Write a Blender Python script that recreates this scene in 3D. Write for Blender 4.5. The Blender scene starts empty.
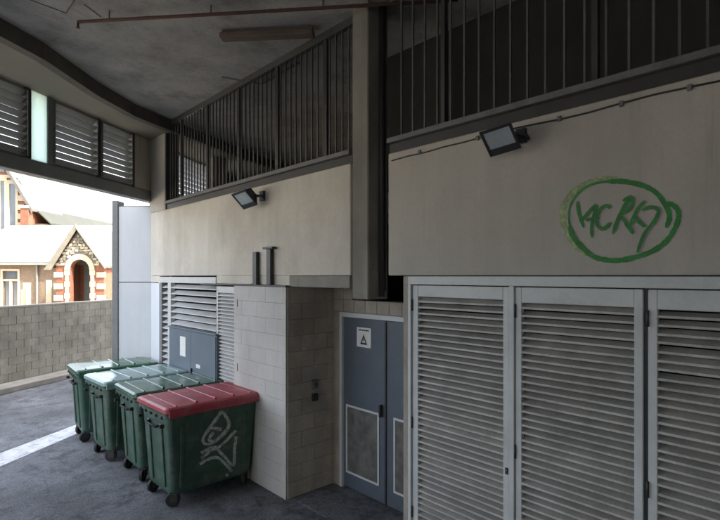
import bpy, bmesh, math, random
from mathutils import Vector, Matrix
random.seed(7)
R = math.radians
scene = bpy.context.scene
C = scene.collection

# ------------------------------------------------------------------ camera, light, exposure
EYE = 2.6
F = 500.0; CX = 360.0; HY = 276.0            # focal length (px of a 720 px wide frame), centre, horizon row
TH = math.atan2(460, 500)                    # the long wall runs along world +Y, this far left of the view axis
FWD = Vector((math.sin(TH), math.cos(TH))); RGT = Vector((math.cos(TH), -math.sin(TH)))
cam = bpy.data.cameras.new('camera'); camo = bpy.data.objects.new('camera', cam); C.objects.link(camo)
camo.location = (0, 0, EYE); camo.rotation_euler = (R(90), 0, -TH)
cam.sensor_width = 36; cam.lens = 36 * F / 720; cam.shift_y = 16 / 720; cam.clip_end = 2000; cam.clip_start = .05
scene.camera = camo
w = bpy.data.worlds.new('World'); scene.world = w; w.use_nodes = True
nt = w.node_tree; nt.nodes.clear()
sky = nt.nodes.new('ShaderNodeTexSky'); sky.sky_type = 'NISHITA'; sky.sun_disc = False
SUN_EL = R(50); SUN_DIR = Vector((.38, -.92, 0)).normalized()
sky.sun_elevation = SUN_EL; sky.sun_rotation = math.atan2(SUN_DIR.x, SUN_DIR.y)
sky.air_density = .8; sky.dust_density = 5; sky.ozone_density = .4
bg = nt.nodes.new('ShaderNodeBackground'); bg.inputs[1].default_value = .15
ow = nt.nodes.new('ShaderNodeOutputWorld')
hs = nt.nodes.new('ShaderNodeHueSaturation'); hs.inputs['Saturation'].default_value = .45   # thin white cloud
nt.links.new(sky.outputs[0], hs.inputs['Color']); nt.links.new(hs.outputs[0], bg.inputs[0]); nt.links.new(bg.outputs[0], ow.inputs[0])
sun = bpy.data.lights.new('sun', 'SUN'); sun.energy = 2.6; sun.angle = R(.5); sun.color = (1, .95, .87)
so = bpy.data.objects.new('sun', sun); C.objects.link(so)
sd = Vector((SUN_DIR.x * math.cos(SUN_EL), SUN_DIR.y * math.cos(SUN_EL), math.sin(SUN_EL)))
so.rotation_euler = sd.to_track_quat('Z', 'Y').to_euler()
scene.view_settings.view_transform = 'Standard'; scene.view_settings.look = 'None'
scene.view_settings.exposure = 3.15; scene.view_settings.gamma = 1
scene.cycles.max_bounces = 8; scene.cycles.diffuse_bounces = 5; scene.cycles.transparent_max_bounces = 8

# ------------------------------------------------------------------ helpers
def ray(px, py):
    v = RGT * (px - CX) + FWD * F
    return Vector((v.x, v.y, HY - py))
def on_x(px, py, X):                          # where the sight line meets the plane x = X
    r = ray(px, py); t = X / r.x; return Vector((X, r.y * t, EYE + r.z * t))
def on_y(px, py, Y):
    r = ray(px, py); t = Y / r.y; return Vector((r.x * t, Y, EYE + r.z * t))
def on_z(px, py, Z):
    r = ray(px, py); t = (Z - EYE) / r.z; return Vector((r.x * t, r.y * t, Z))
def wy(px, X): return on_x(px, 276, X).y

class MB:
    def __init__(s): s.v = []; s.f = []; s.sm = False
    def quad(s, *p):
        b = len(s.v); s.v += [tuple(q) for q in p]; s.f.append(tuple(range(b, b + len(p)))); return s
    def box(s, x0, x1, y0, y1, z0, z1, M=None):
        p = [Vector((x, y, z)) for z in (z0, z1) for y in (y0, y1) for x in (x0, x1)]
        if M: p = [M @ q for q in p]
        b = len(s.v); s.v += [tuple(q) for q in p]
        for f in ((0,2,3,1),(4,5,7,6),(0,1,5,4),(2,6,7,3),(0,4,6,2),(1,3,7,5)): s.f.append(tuple(b + i for i in f))
        return s
    def beam(s, a, b, w, h, up=(0,0,1)):
        a = Vector(a); b = Vector(b); d = (b - a); L = d.length; d.normalize()
        u = Vector(up); sd = d.cross(u); sd.normalize(); u = sd.cross(d)
        M = Matrix((( d.x, sd.x, u.x, a.x),(d.y, sd.y, u.y, a.y),(d.z, sd.z, u.z, a.z),(0,0,0,1)))
        return s.box(0, L, -w/2, w/2, -h/2, h/2, M)
    def tube(s, pts, r, n=10, caps=True):
        pts = [Vector(p) for p in pts]; b = len(s.v)
        for i, p in enumerate(pts):
            d = (pts[min(i+1, len(pts)-1)] - pts[max(i-1, 0)]).normalized()
            u = Vector((0,0,1)) if abs(d.z) < .9 else Vector((1,0,0))
            a = d.cross(u).normalized(); c = d.cross(a)
            rr = r[i] if isinstance(r, (list, tuple)) else r
            for k in range(n):
                t = 2*math.pi*k/n; s.v.append(tuple(p + (a*math.cos(t) + c*math.sin(t))*rr))
        for i in range(len(pts)-1):
            for k in range(n):
                s.f.append((b+i*n+k, b+i*n+(k+1)%n, b+(i+1)*n+(k+1)%n, b+(i+1)*n+k))
        if caps:
            s.f.append(tuple(b+k for k in range(n))); e = b+(len(pts)-1)*n; s.f.append(tuple(e+n-1-k for k in range(n)))
        return s
    def prism(s, poly, z0, z1):               # poly in xy
        n = len(poly); b = len(s.v)
        s.v += [(p[0], p[1], z0) for p in poly] + [(p[0], p[1], z1) for p in poly]
        for i in range(n): s.f.append((b+i, b+(i+1)%n, b+n+(i+1)%n, b+n+i))
        s.f.append(tuple(b+n-1-i for i in range(n))); s.f.append(tuple(b+n+i for i in range(n)))
        return s
    def ext(s, poly, d):                      # closed 3-D polygon pushed along vector d
        n = len(poly); b = len(s.v); d = Vector(d)
        s.v += [tuple(p) for p in poly] + [tuple(Vector(p)+d) for p in poly]
        for i in range(n): s.f.append((b+i, b+(i+1)%n, b+n+(i+1)%n, b+n+i))
        s.f.append(tuple(b+n-1-i for i in range(n))); s.f.append(tuple(b+n+i for i in range(n)))
        return s
    def mesh(s, name, bevel=0, seg=1, smooth=False):
        me = bpy.data.meshes.new(name); bm = bmesh.new()
        vs = [bm.verts.new(p) for p in s.v]
        for f in s.f:
            try: bm.faces.new([vs[i] for i in f])
            except ValueError: pass
        bmesh.ops.recalc_face_normals(bm, faces=bm.faces)
        if bevel:
            es = [e for e in bm.edges if len(e.link_faces) == 2 and e.calc_face_angle(0) > .6]
            bmesh.ops.bevel(bm, geom=es, offset=bevel, segments=seg, affect='EDGES', profile=.6, clamp_overlap=True)
        bm.to_mesh(me); bm.free()
        if smooth:
            for p in me.polygons: p.use_smooth = True
        return me

def obj(name, mb, m, parent=None, bevel=0, seg=1, smooth=False, label=None, loc=None):
    me = mb.mesh(name, bevel, seg, smooth) if isinstance(mb, MB) else mb
    if not me.materials: me.materials.append(m)
    o = bpy.data.objects.new(name, me); C.objects.link(o)
    if parent: o.parent = parent
    if loc is not None: o.location = loc
    if label: o['label'] = label
    return o
def tag(o, label, cat, group=None):
    o['label'] = label; o['category'] = cat
    if group: o['group'] = group
    return o
def thing(name, label, cat, loc=(0,0,0), rz=0, group=None):
    o = bpy.data.objects.new(name, None); C.objects.link(o); o.empty_display_size = .1
    o.location = loc; o.rotation_euler = (0,0,rz)
    return tag(o, label, cat, group)
def struct(name, mb, m, **k):
    o = obj(name, mb, m, **k); o['kind'] = 'structure'; return o

# ------------------------------------------------------------------ materials
def mat(name, col, rough=.7, metal=0, var=.25, scale=3.0, fine=60, bump=.15, bdist=.004, streak=0, dirt=None, dirt_amt=0,
        dirt_scale=1.3, spec=.5, rand=0, trans=0, coat=0):
    m = bpy.data.materials.new(name); m.use_nodes = True; n = m.node_tree; N = n.nodes; L = n.links; N.clear()
    out = N.new('ShaderNodeOutputMaterial'); b = N.new('ShaderNodeBsdfPrincipled'); L.new(b.outputs[0], out.inputs[0])
    geo = N.new('ShaderNodeNewGeometry')
    def noise(sc, det=6, ro=.6, vec=None):
        t = N.new('ShaderNodeTexNoise'); t.inputs['Scale'].default_value = sc; t.inputs['Detail'].default_value = det
        t.inputs['Roughness'].default_value = ro; L.new(vec or geo.outputs['Position'], t.inputs['Vector']); return t
    def ramp(inp, a, c):
        r = N.new('ShaderNodeMapRange'); r.inputs[1].default_value = a; r.inputs[2].default_value = c
        L.new(inp, r.inputs[0]); return r.outputs[0]
    def mul(colr, fac_sock, amt):
        # colour * (1 + amt*(fac-.5)*2)
        r = N.new('ShaderNodeMapRange'); r.inputs[3].default_value = 1-amt; r.inputs[4].default_value = 1+amt
        r.inputs[1].default_value = .3; r.inputs[2].default_value = .7; L.new(fac_sock, r.inputs[0])
        v = N.new('ShaderNodeVectorMath'); v.operation = 'SCALE'; L.new(colr, v.inputs[0]); L.new(r.outputs[0], v.inputs['Scale'])
        return v.outputs[0]
    rgb = N.new('ShaderNodeRGB'); rgb.outputs[0].default_value = (*col, 1); c = rgb.outputs[0]
    n1 = noise(scale); c = mul(c, n1.outputs[0], var)
    n2 = noise(fine, 3); c = mul(c, n2.outputs[0], var*.5)
    if rand:
        oi = N.new('ShaderNodeObjectInfo'); r = N.new('ShaderNodeMapRange'); r.inputs[3].default_value = 1-rand; r.inputs[4].default_value = 1+rand
        L.new(oi.outputs['Random'], r.inputs[0]); v = N.new('ShaderNodeVectorMath'); v.operation = 'SCALE'
        L.new(c, v.inputs[0]); L.new(r.outputs[0], v.inputs['Scale']); c = v.outputs[0]
    if streak:
        mp = N.new('ShaderNodeMapping'); mp.inputs['Scale'].default_value = (3.2, 3.2, .3); L.new(geo.outputs['Position'], mp.inputs[0])
        n3 = noise(1.0, 5, .65, mp.outputs[0]); c = mul(c, n3.outputs[0], streak)
    if streak >= .07 and 'wall' in name:
        mp = N.new('ShaderNodeMapping'); mp.inputs['Scale'].default_value = (16, 16, .55); L.new(geo.outputs['Position'], mp.inputs[0])
        n5 = noise(1.0, 4, .6, mp.outputs[0]); n6 = noise(.8, 4); f5 = ramp(n5.outputs[0], .56, .72); f6 = ramp(n6.outputs[0], .45, .62)
        q = N.new('ShaderNodeMath'); q.operation = 'MULTIPLY'; L.new(f5, q.inputs[0]); L.new(f6, q.inputs[1])
        q2 = N.new('ShaderNodeMath'); q2.operation = 'MULTIPLY'; q2.inputs[1].default_value = .7; L.new(q.outputs[0], q2.inputs[0])
        mx = N.new('ShaderNodeMixRGB'); L.new(q2.outputs[0], mx.inputs[0]); L.new(c, mx.inputs[1]); mx.inputs[2].default_value = (col[0]*.55, col[1]*.5, col[2]*.42, 1); c = mx.outputs[0]
    if dirt:
        n4 = noise(dirt_scale, 8, .7); f = ramp(n4.outputs[0], .48, .72)
        mm = N.new('ShaderNodeMath'); mm.operation = 'MULTIPLY'; mm.inputs[1].default_value = dirt_amt; L.new(f, mm.inputs[0])
        mx = N.new('ShaderNodeMixRGB'); L.new(mm.outputs[0], mx.inputs[0]); L.new(c, mx.inputs[1]); mx.inputs[2].default_value = (*dirt, 1); c = mx.outputs[0]
    L.new(c, b.inputs['Base Color'])
    rr = N.new('ShaderNodeMapRange'); rr.inputs[3].default_value = max(.03, rough-.12); rr.inputs[4].default_value = min(1, rough+.12)
    L.new(n1.outputs[0], rr.inputs[0]); L.new(rr.outputs[0], b.inputs['Roughness'])
    b.inputs['Metallic'].default_value = metal; b.inputs['Specular IOR Level'].default_value = spec
    b.inputs['Coat Weight'].default_value = coat
    if trans: b.inputs['Transmission Weight'].default_value = trans
    if bump:
        bp = N.new('ShaderNodeBump'); bp.inputs['Strength'].default_value = bump; bp.inputs['Distance'].default_value = bdist
        L.new(n2.outputs[0], bp.inputs['Height']); L.new(bp.outputs[0], b.inputs['Normal'])
    return m

M = {}
M['asphalt'] = mat('asphalt', (.145,.150,.16), .85, var=.3, scale=1.2, fine=120, bump=.6, bdist=.006, dirt=(.025,.024,.023), dirt_amt=.7, dirt_scale=.8)
def asphalt():
    m = M['asphalt']; N = m.node_tree.nodes; L = m.node_tree.links
    b = [x for x in N if x.type == 'BSDF_PRINCIPLED'][0]; geo = [x for x in N if x.type == 'NEW_GEOMETRY'][0]
    src = b.inputs['Base Color'].links[0].from_socket
    wn = N.new('ShaderNodeTexNoise'); wn.inputs['Scale'].default_value = 2.2; wn.inputs['Detail'].default_value = 5; L.new(geo.outputs['Position'], wn.inputs['Vector'])
    ad = N.new('ShaderNodeVectorMath'); ad.operation = 'MULTIPLY_ADD'; ad.inputs[1].default_value = (.5,.5,.5); L.new(wn.outputs['Color'], ad.inputs[0]); L.new(geo.outputs['Position'], ad.inputs[2])
    v = N.new('ShaderNodeTexVoronoi'); v.feature = 'DISTANCE_TO_EDGE'; v.inputs['Scale'].default_value = .55; L.new(ad.outputs[0], v.inputs['Vector'])
    r = N.new('ShaderNodeMapRange'); r.inputs[1].default_value = .0; r.inputs[2].default_value = .007; r.inputs[3].default_value = .72; r.inputs[4].default_value = 1; L.new(v.outputs[0], r.inputs[0])
    v2 = N.new('ShaderNodeTexVoronoi'); v2.inputs['Scale'].default_value = 95; L.new(geo.outputs['Position'], v2.inputs['Vector'])
    r2 = N.new('ShaderNodeMapRange'); r2.inputs[3].default_value = .55; r2.inputs[4].default_value = 1.6; L.new(v2.outputs['Color'], r2.inputs[0])
    sp = N.new('ShaderNodeTexNoise'); sp.inputs['Scale'].default_value = 3.2; sp.inputs['Detail'].default_value = 7; sp.inputs['Roughness'].default_value = .75; L.new(geo.outputs['Position'], sp.inputs['Vector'])
    r3 = N.new('ShaderNodeMapRange'); r3.inputs[1].default_value = .38; r3.inputs[2].default_value = .55; r3.inputs[3].default_value = .5; r3.inputs[4].default_value = 1.1; L.new(sp.outputs[0], r3.inputs[0])
    a = N.new('ShaderNodeMath'); a.operation = 'MULTIPLY'; L.new(r.outputs[0], a.inputs[0]); L.new(r2.outputs[0], a.inputs[1])
    c = N.new('ShaderNodeMath'); c.operation = 'MULTIPLY'; L.new(a.outputs[0], c.inputs[0]); L.new(r3.outputs[0], c.inputs[1])
    s_ = N.new('ShaderNodeVectorMath'); s_.operation = 'SCALE'; L.new(src, s_.inputs[0]); L.new(c.outputs[0], s_.inputs['Scale']); L.new(s_.outputs[0], b.inputs['Base Color'])
asphalt()
M['kerb'] = mat('kerb concrete', (.32,.30,.27), .9, var=.2, streak=.1)
M['line'] = mat('worn white paint', (.62,.63,.64), .7, var=.15, scale=8, fine=140, bump=.3, dirt=(.12,.12,.12), dirt_amt=.7, dirt_scale=7)
M['ceiling'] = mat('ceiling concrete', (.44,.425,.385), .9, var=.22, scale=1.6, fine=30, bump=.3, dirt=(.17,.155,.13), dirt_amt=.75, dirt_scale=1.9)
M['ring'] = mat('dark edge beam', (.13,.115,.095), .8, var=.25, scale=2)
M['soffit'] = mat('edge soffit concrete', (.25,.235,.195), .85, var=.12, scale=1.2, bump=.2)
M['wall'] = mat('precast wall', (.60,.56,.48), .85, var=.1, scale=.9, fine=45, bump=.2, streak=.08, dirt=(.34,.30,.24), dirt_amt=.45, dirt_scale=1.1)
M['wallr'] = mat('precast wall greyer', (.46,.43,.37), .85, var=.08, scale=.9, fine=45, bump=.2, streak=.07, dirt=(.37,.35,.31), dirt_amt=.5, dirt_scale=1.1)
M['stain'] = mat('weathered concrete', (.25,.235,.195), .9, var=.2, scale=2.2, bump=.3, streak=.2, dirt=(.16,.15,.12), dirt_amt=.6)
M['panel'] = mat('white fibre panel', (.66,.68,.70), .6, var=.05, scale=1.5, bump=.05, streak=.06)
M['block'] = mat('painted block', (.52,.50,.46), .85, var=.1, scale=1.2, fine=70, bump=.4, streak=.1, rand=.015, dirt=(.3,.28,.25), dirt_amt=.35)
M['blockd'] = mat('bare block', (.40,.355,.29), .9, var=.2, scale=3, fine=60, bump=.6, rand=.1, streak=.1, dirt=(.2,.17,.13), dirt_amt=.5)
M['bounce'] = mat('pale bounce ground', (.42,.37,.29), .9, var=.2)
M['jointp'] = mat('painted joint', (.50,.48,.44), .9, var=.15)
M['mortar'] = mat('mortar', (.27,.25,.22), .95, var=.2, bump=.4)
M['pblock'] = mat('parapet block', (.33,.315,.275), .9, var=.25, scale=2, fine=40, bump=.6, rand=.06, streak=.15, dirt=(.2,.19,.14), dirt_amt=.6)
M['steel'] = mat('grey painted steel', (.20,.205,.20), .55, var=.15, scale=5, bump=.1)
M['dsteel'] = mat('dark steel', (.038,.036,.034), .55, var=.25, scale=5, bump=.1)
M['rail'] = mat('rail steel', (.085,.082,.075), .5, var=.2, scale=6, bump=.1)
M['rail2'] = mat('dull rail paint', (.13,.13,.125), .5, var=.2, scale=6, bump=.1)
M['frame'] = mat('pale door frame', (.60,.62,.60), .5, var=.07, scale=4, fine=80, bump=.1, dirt=(.36,.36,.33), dirt_amt=.4, dirt_scale=3)
M['slat'] = mat('pale louvre blade', (.50,.485,.45), .5, var=.2, scale=5, fine=60, bump=.1, rand=.05, dirt=(.20,.18,.15), dirt_amt=.55, dirt_scale=4)
M['blade_shade'] = mat('blade top with painted shade', (.33,.31,.275), .8, var=.2, scale=5, rand=.1)  # blade darker than its lip: the shade between slats is in this colour
M['wslat'] = mat('white louvre blade', (.54,.54,.52), .5, var=.08, scale=5, bump=.1, rand=.03)
M['fslat'] = mat('facade louvre blade', (.27,.27,.245), .5, var=.1, scale=5, bump=.1, rand=.05)
M['door'] = mat('blue grey door', (.10,.12,.145), .45, var=.1, scale=2.5, fine=60, bump=.08, dirt=(.2,.2,.2), dirt_amt=.25, dirt_scale=3)
M['mesh'] = mat('vent mesh', (.12,.115,.105), .7, var=.35, scale=9, fine=220, bump=.6, dirt=(.30,.28,.24), dirt_amt=.5, dirt_scale=5)
M['cab'] = mat('cabinet paint', (.12,.15,.18), .45, var=.1, scale=2.5, bump=.06)
M['white'] = mat('white sticker', (.75,.75,.70), .5, var=.08, scale=20, bump=0)
M['ink'] = mat('black print', (.03,.03,.03), .6, var=.1, bump=0)
M['bin'] = mat('bin green plastic', (.040,.088,.058), .5, var=.15, scale=3, fine=90, bump=.15, bdist=.002, dirt=(.15,.15,.13), dirt_amt=.75, dirt_scale=6)
M['bind'] = mat('dark bin green', (.04,.09,.062), .45, var=.15, scale=3, fine=90, bump=.15, bdist=.002, dirt=(.09,.10,.085), dirt_amt=.6, dirt_scale=5)
M['lidg'] = mat('green lid plastic', (.035,.11,.06), .22, var=.2, scale=3, fine=40, bump=.2, bdist=.003, dirt=(.12,.15,.12), dirt_amt=.5, dirt_scale=4)
M['lidr'] = mat('red lid plastic', (.37,.045,.06), .4, var=.12, scale=3, fine=40, bump=.2, bdist=.003, dirt=(.42,.2,.2), dirt_amt=.55, dirt_scale=5)
M['lid_reflect'] = mat('lid plastic with painted sky reflection', (.20,.31,.29), .2, var=.15, scale=2, fine=40, bump=.2, bdist=.003, dirt=(.5,.55,.55), dirt_amt=.5, dirt_scale=3)  # green lid made pale: sky reflection put into base and patch colours
M['rubber'] = mat('black rubber', (.02,.02,.02), .7, var=.2, bump=.1)
M['rust'] = mat('rusty red pipe', (.10,.05,.035), .75, var=.3, scale=8, bump=.3)
M['tray'] = mat('brown fitting', (.17,.125,.09), .7, var=.2, scale=6, bump=.2)
M['conduit'] = mat('grey conduit', (.15,.15,.145), .6, var=.15)
M['lampbody'] = mat('lamp casting', (.035,.037,.04), .45, var=.15, scale=9, bump=.1)
M['glass'] = mat('lamp glass', (.45,.50,.52), .12, var=.08, scale=10, bump=0, spec=.9, coat=1)
M['greenpaint'] = mat('green spray paint', (.035,.20,.04), .6, var=.4, scale=9, fine=60, bump=0)
M['whitepaint'] = mat('pale spray paint', (.42,.45,.42), .6, var=.3, scale=14, fine=60, bump=0)
M['brick'] = mat('orange brick', (.135,.048,.025), .85, var=.25, scale=6, fine=12, bump=.4)
M['buff'] = mat('buff brick', (.11,.078,.052), .85, var=.2, scale=6, fine=12, bump=.4)
M['cream'] = mat('cream stone', (.27,.235,.17), .8, var=.1, scale=3, bump=.2)
M['stone'] = mat('gable rubble stone', (.125,.115,.09), .85, var=.2, scale=3, rand=.2, bump=.4)
M['slate2'] = mat('gable mortar', (.085,.075,.06), .9, var=.2)
M['mortarp'] = mat('pale mortar', (.27,.255,.22), .95, var=.2, streak=.2)
M['moss'] = mat('dark mossy roof', (.022,.024,.018), .9, var=.2, scale=.6)
M['tin'] = mat('pale metal roof', (.15,.15,.146), .6, var=.06, scale=2, bump=.1)
M['slate'] = mat('grey roof', (.055,.054,.047), .7, var=.15, scale=1.5, bump=.2, streak=.15)
M['gutter'] = mat('gutter paint', (.12,.125,.12), .6, var=.1)
M['glaze'] = mat('dark window glass', (.05,.06,.07), .08, var=.1, bump=0, spec=.9)
M['upper'] = mat('unseen part concrete', (.42,.40,.36), .85, var=.1, streak=.1)
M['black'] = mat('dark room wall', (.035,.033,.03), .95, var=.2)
# overspray: the same paint, thin
def thin(name, col, amt):
    m = mat(name, col, .7, var=.3, scale=10, fine=50, bump=0); N = m.node_tree.nodes; L = m.node_tree.links
    b = [x for x in N if x.type == 'BSDF_PRINCIPLED'][0]; out = [x for x in N if x.type == 'OUTPUT_MATERIAL'][0]
    geo = [x for x in N if x.type == 'NEW_GEOMETRY'][0]
    tr = N.new('ShaderNodeBsdfTransparent'); mx = N.new('ShaderNodeMixShader')
    n = N.new('ShaderNodeTexNoise'); n.inputs['Scale'].default_value = 35; n.inputs['Detail'].default_value = 6; L.new(geo.outputs['Position'], n.inputs['Vector'])
    r = N.new('ShaderNodeMapRange'); r.inputs[1].default_value = .3; r.inputs[2].default_value = .7; r.inputs[3].default_value = amt*.4; r.inputs[4].default_value = amt
    L.new(n.outputs[0], r.inputs[0]); L.new(r.outputs[0], mx.inputs[0]); L.new(tr.outputs[0], mx.inputs[1]); L.new(b.outputs[0], mx.inputs[2]); L.new(mx.outputs[0], out.inputs[0])
    return m
M['overspray'] = thin('green overspray', (.42,.55,.24), .8)
M['wfade'] = thin('faded white paint', (.62,.64,.60), .95)
m = bpy.data.materials.new('frosted pane'); m.use_nodes = True; N = m.node_tree.nodes; L = m.node_tree.links; N.clear()
o_ = N.new('ShaderNodeOutputMaterial'); a_ = N.new('ShaderNodeBsdfTranslucent'); a_.inputs[0].default_value = (.75,.86,.82,1)
g_ = N.new('ShaderNodeBsdfGlossy'); g_.inputs[0].default_value = (.8,.9,.9,1); g_.inputs['Roughness'].default_value = .15
x_ = N.new('ShaderNodeMixShader'); x_.inputs[0].default_value = .08; L.new(a_.outputs[0], x_.inputs[1]); L.new(g_.outputs[0], x_.inputs[2]); L.new(x_.outputs[0], o_.inputs[0])
M['pane'] = m

# ------------------------------------------------------------------ plan
WX = 3.35                                    # outer face of the long wall
ZC = 5.25                                    # ceiling
ZR = 5.06                                    # ring beam soffit
ZT = 3.74                                    # top of the concrete wall
ZB = 2.60                                    # underside of the concrete wall
FP = Vector((.91, 7.57)); FD = Vector((2.39, 1.70)).normalized(); FN = Vector((-FD.y, FD.x))   # facade line, outward normal
def fac(s, off=0): p = FP + FD*s + FN*off; return p
def fac_px(px):                               # distance along the facade seen at a column
    r = ray(px, 0); d = Vector((r.x, r.y)).normalized()
    # FP + s FD = t d
    det = FD.x*(-d.y) - (-d.x)*FD.y
    s = ((-FP.x)*(-d.y) - (-d.x)*(-FP.y)) / det
    return s
def M3(p, z=0):                               # matrix with local x along facade, y outward
    return Matrix(((FD.x, FN.x, 0, p.x),(FD.y, FN.y, 0, p.y),(0,0,1,z),(0,0,0,1)))

# ------------------------------------------------------------------ ground
g = MB(); g.quad((-400,-400,0),(400,-400,0),(400,400,0),(-400,400,0)); struct('ground', g, M['asphalt'])
g = MB()
a1 = on_z(0,453.6,0); a2 = on_z(0,467,0); b1 = on_z(72,426.5,0); b2 = on_z(72,436,0)
dr = (b1-a1); dq = (b2-a2)
g.quad(a2-dq*3+Vector((0,0,.004)), b2+dq*.5+Vector((0,0,.004)), b1+dr*.5+Vector((0,0,.004)), a1-dr*3+Vector((0,0,.004)))
struct('painted_line', g, M['line'])

# parapet wall beyond the lane
A = Vector((1.68,14.0)); B = Vector((4.62,15.85)); PD = (B-A).normalized(); PN = Vector((PD.y,-PD.x))
def PM(s, off=0, z=0):
    p = A + PD*s + PN*off
    return Matrix(((PD.x, PN.x, 0, p.x),(PD.y, PN.y, 0, p.y),(0,0,1,z),(0,0,0,1)))
struct('bounce_ground', MB().box(-40,60,-60,-.2,-.1,.10, PM(0)), M['bounce'])  # unseen pale ground, added to bounce warm sunlight under the ceiling
struct('kerb', MB().box(-14,16,.0,.55,0,.13, PM(0)), M['kerb'], bevel=.02, seg=2)
pw = thing('parapet_wall', 'weathered low block wall across the lane in front of the brick church buildings', 'wall', (A.x, A.y, 0))
inv = Matrix.Translation((-A.x,-A.y,0))
def lobj(name, mb, m, par, **k):              # world-space shape parented to an unrotated thing
    mb2 = MB(); mb2.f = mb.f; L_ = par.location; mb2.v = [(v[0]-L_.x, v[1]-L_.y, v[2]-L_.z) for v in mb.v]
    return obj(name, mb2, m, par, **k)
lobj('mortar_core', MB().box(-14,16,-.17,-.007,0,1.84, PM(0)), M['mortarp'], pw)
lobj('coping', MB().box(-14,16,-.20,.02,1.845,1.90, PM(0)), M['pblock'], pw, bevel=.008)
bme = MB().box(0,.388,-.022,.0,0,.1865).mesh('block', bevel=.003); bme.materials.append(M['pblock'])
rotP = math.atan2(PD.y, PD.x)
for r_ in range(9):
    for k in range(22):
        s = -2.2 + k*.4 + (r_ % 2)*.2
        o = bpy.data.objects.new('block', bme); C.objects.link(o); o.parent = pw
        p = PD*s + PN*(random.uniform(-.003,.003)); o.location = (p.x, p.y, .13+.004 + r_*.19); o.rotation_euler = (0,0,rotP)

# ------------------------------------------------------------------ ceiling and edge beam
inner = [on_z(0,18.4,ZC), on_z(43.5,43.5,ZC), on_z(97,82,ZC), on_z(134,104,ZC), on_z(164,117,ZC)]
inner = [Vector((p.x,p.y)) for p in inner]
d0 = (inner[0]-inner[1]).normalized()
inner = [inner[0]+Vector((-9,-7.4)), inner[0]+Vector((-4,-3.35))] + inner + [Vector((4.6,9.05)), Vector((6.15,9.75)), Vector((12,11.8))]
facl = [fac(-14), fac(-6), fac(0), fac(3), fac(6), fac(12)]
poly = [(-13,-9),(14,-9),(14,12.4)] + [(p.x,p.y) for p in reversed(inner[:-1])]
poly = [(-13,-9),(13,-9)] + [(p.x,p.y) for p in [Vector((13,12.15))]+list(reversed(inner))] + [(-13,inner[0].y-3)]
struct('ceiling', MB().prism(poly, ZC, ZC+.35), M['ceiling'])
rb = MB()
for i in range(len(inner)-1):
    rb.beam((*inner[i], ZR+.115), (*inner[i+1], ZR+.115), .10, .23)
# soffit slab between the beam and the facade
op = [(p.x,p.y) for p in inner] + [tuple(fac(13,.25)), tuple(fac(-16,.25))]
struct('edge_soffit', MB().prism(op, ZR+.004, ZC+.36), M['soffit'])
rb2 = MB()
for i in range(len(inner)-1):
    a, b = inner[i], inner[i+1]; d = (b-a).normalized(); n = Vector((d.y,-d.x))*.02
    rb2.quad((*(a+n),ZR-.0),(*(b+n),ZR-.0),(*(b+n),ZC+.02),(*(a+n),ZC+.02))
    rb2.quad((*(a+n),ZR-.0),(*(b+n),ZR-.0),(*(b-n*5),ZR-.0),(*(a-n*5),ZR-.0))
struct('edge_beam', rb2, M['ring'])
# slab joints in the ceiling, thin recess fillers
jj = MB()
for (p, q) in (((20,-4),(66,13)), ((66,13),(78,-6)), ((84,4),(101,17))):
    a = on_z(*p, ZC-.002); b = on_z(*q, ZC-.002); jj.beam(a, b, .006, .006)
struct('ceiling_joint', jj, M['ring'])
# unseen upper storeys above the frame, added to keep sun off the parapet
up = [(-13,-9),(13,-9),(13,12),tuple(fac(12,.25)),tuple(fac(-15,.25))]
struct('added_upper_storeys', MB().prism(up, ZC+.37, 15), M['upper'])
yR0_in = 3.1
struct('rear_wall', MB().box(-13,13,-9.2,-9,0,ZC), M['stain'])
struct('void_shade_sheet', MB().box(4.35,4.45,-.74,4.3,3.605,ZC-.003), M['black'])  # dark sheet added behind the right railing, standing in for unlit depth
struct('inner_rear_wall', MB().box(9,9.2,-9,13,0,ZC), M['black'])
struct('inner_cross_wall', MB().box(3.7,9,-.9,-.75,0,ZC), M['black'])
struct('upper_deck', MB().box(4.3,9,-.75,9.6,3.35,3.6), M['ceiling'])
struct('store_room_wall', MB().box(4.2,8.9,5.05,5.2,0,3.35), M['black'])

# ------------------------------------------------------------------ facade above the opening
zb0, zb1 = 3.95, 4.14
lo = MB().box(-14,8.5,-.05,.12,0,zb1-zb0, M3(FP, zb0)); fb = obj('facade_beam', lo, M['steel'], bevel=.01)
tag(fb, 'long grey steel beam over the open side, below the louvre screens', 'beam')
struct('added_side_wall', MB().box(-14,-4.6,-.04,.11,0,3.948, M3(FP)), M['upper'])  # unseen closed stretch, added here and above to darken the bin fronts
struct('added_side_upper_wall', MB().box(-14,-4.6,-.04,.11,4.142,ZR, M3(FP)), M['upper'])
struct('inner_closing_wall', MB().box(fac_px(160)+.35,13,-.02,.10,0,3.948, M3(FP)), M['upper'])
def post(px, wd, lab, dark=True):
    s = fac_px(px); o = obj('facade_post', MB().box(s-wd/2, s+wd/2, -.05,.09,zb1-.0+.002,ZR-.002, M3(FP)), M['dsteel'] if dark else M['steel'], bevel=.006)
    tag(o, lab, 'post', 'posts of the louvred facade'); return o
post(26.0, .08, 'dark post left of the narrow pale frosted pane')
post(48, .10, 'grey post right of the narrow pale frosted pane', False)
post(97, .05, 'thin dark post between the two right-hand louvre screens')
post(131.5, .05, 'thin dark post at the concrete end of the louvred facade')
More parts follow.
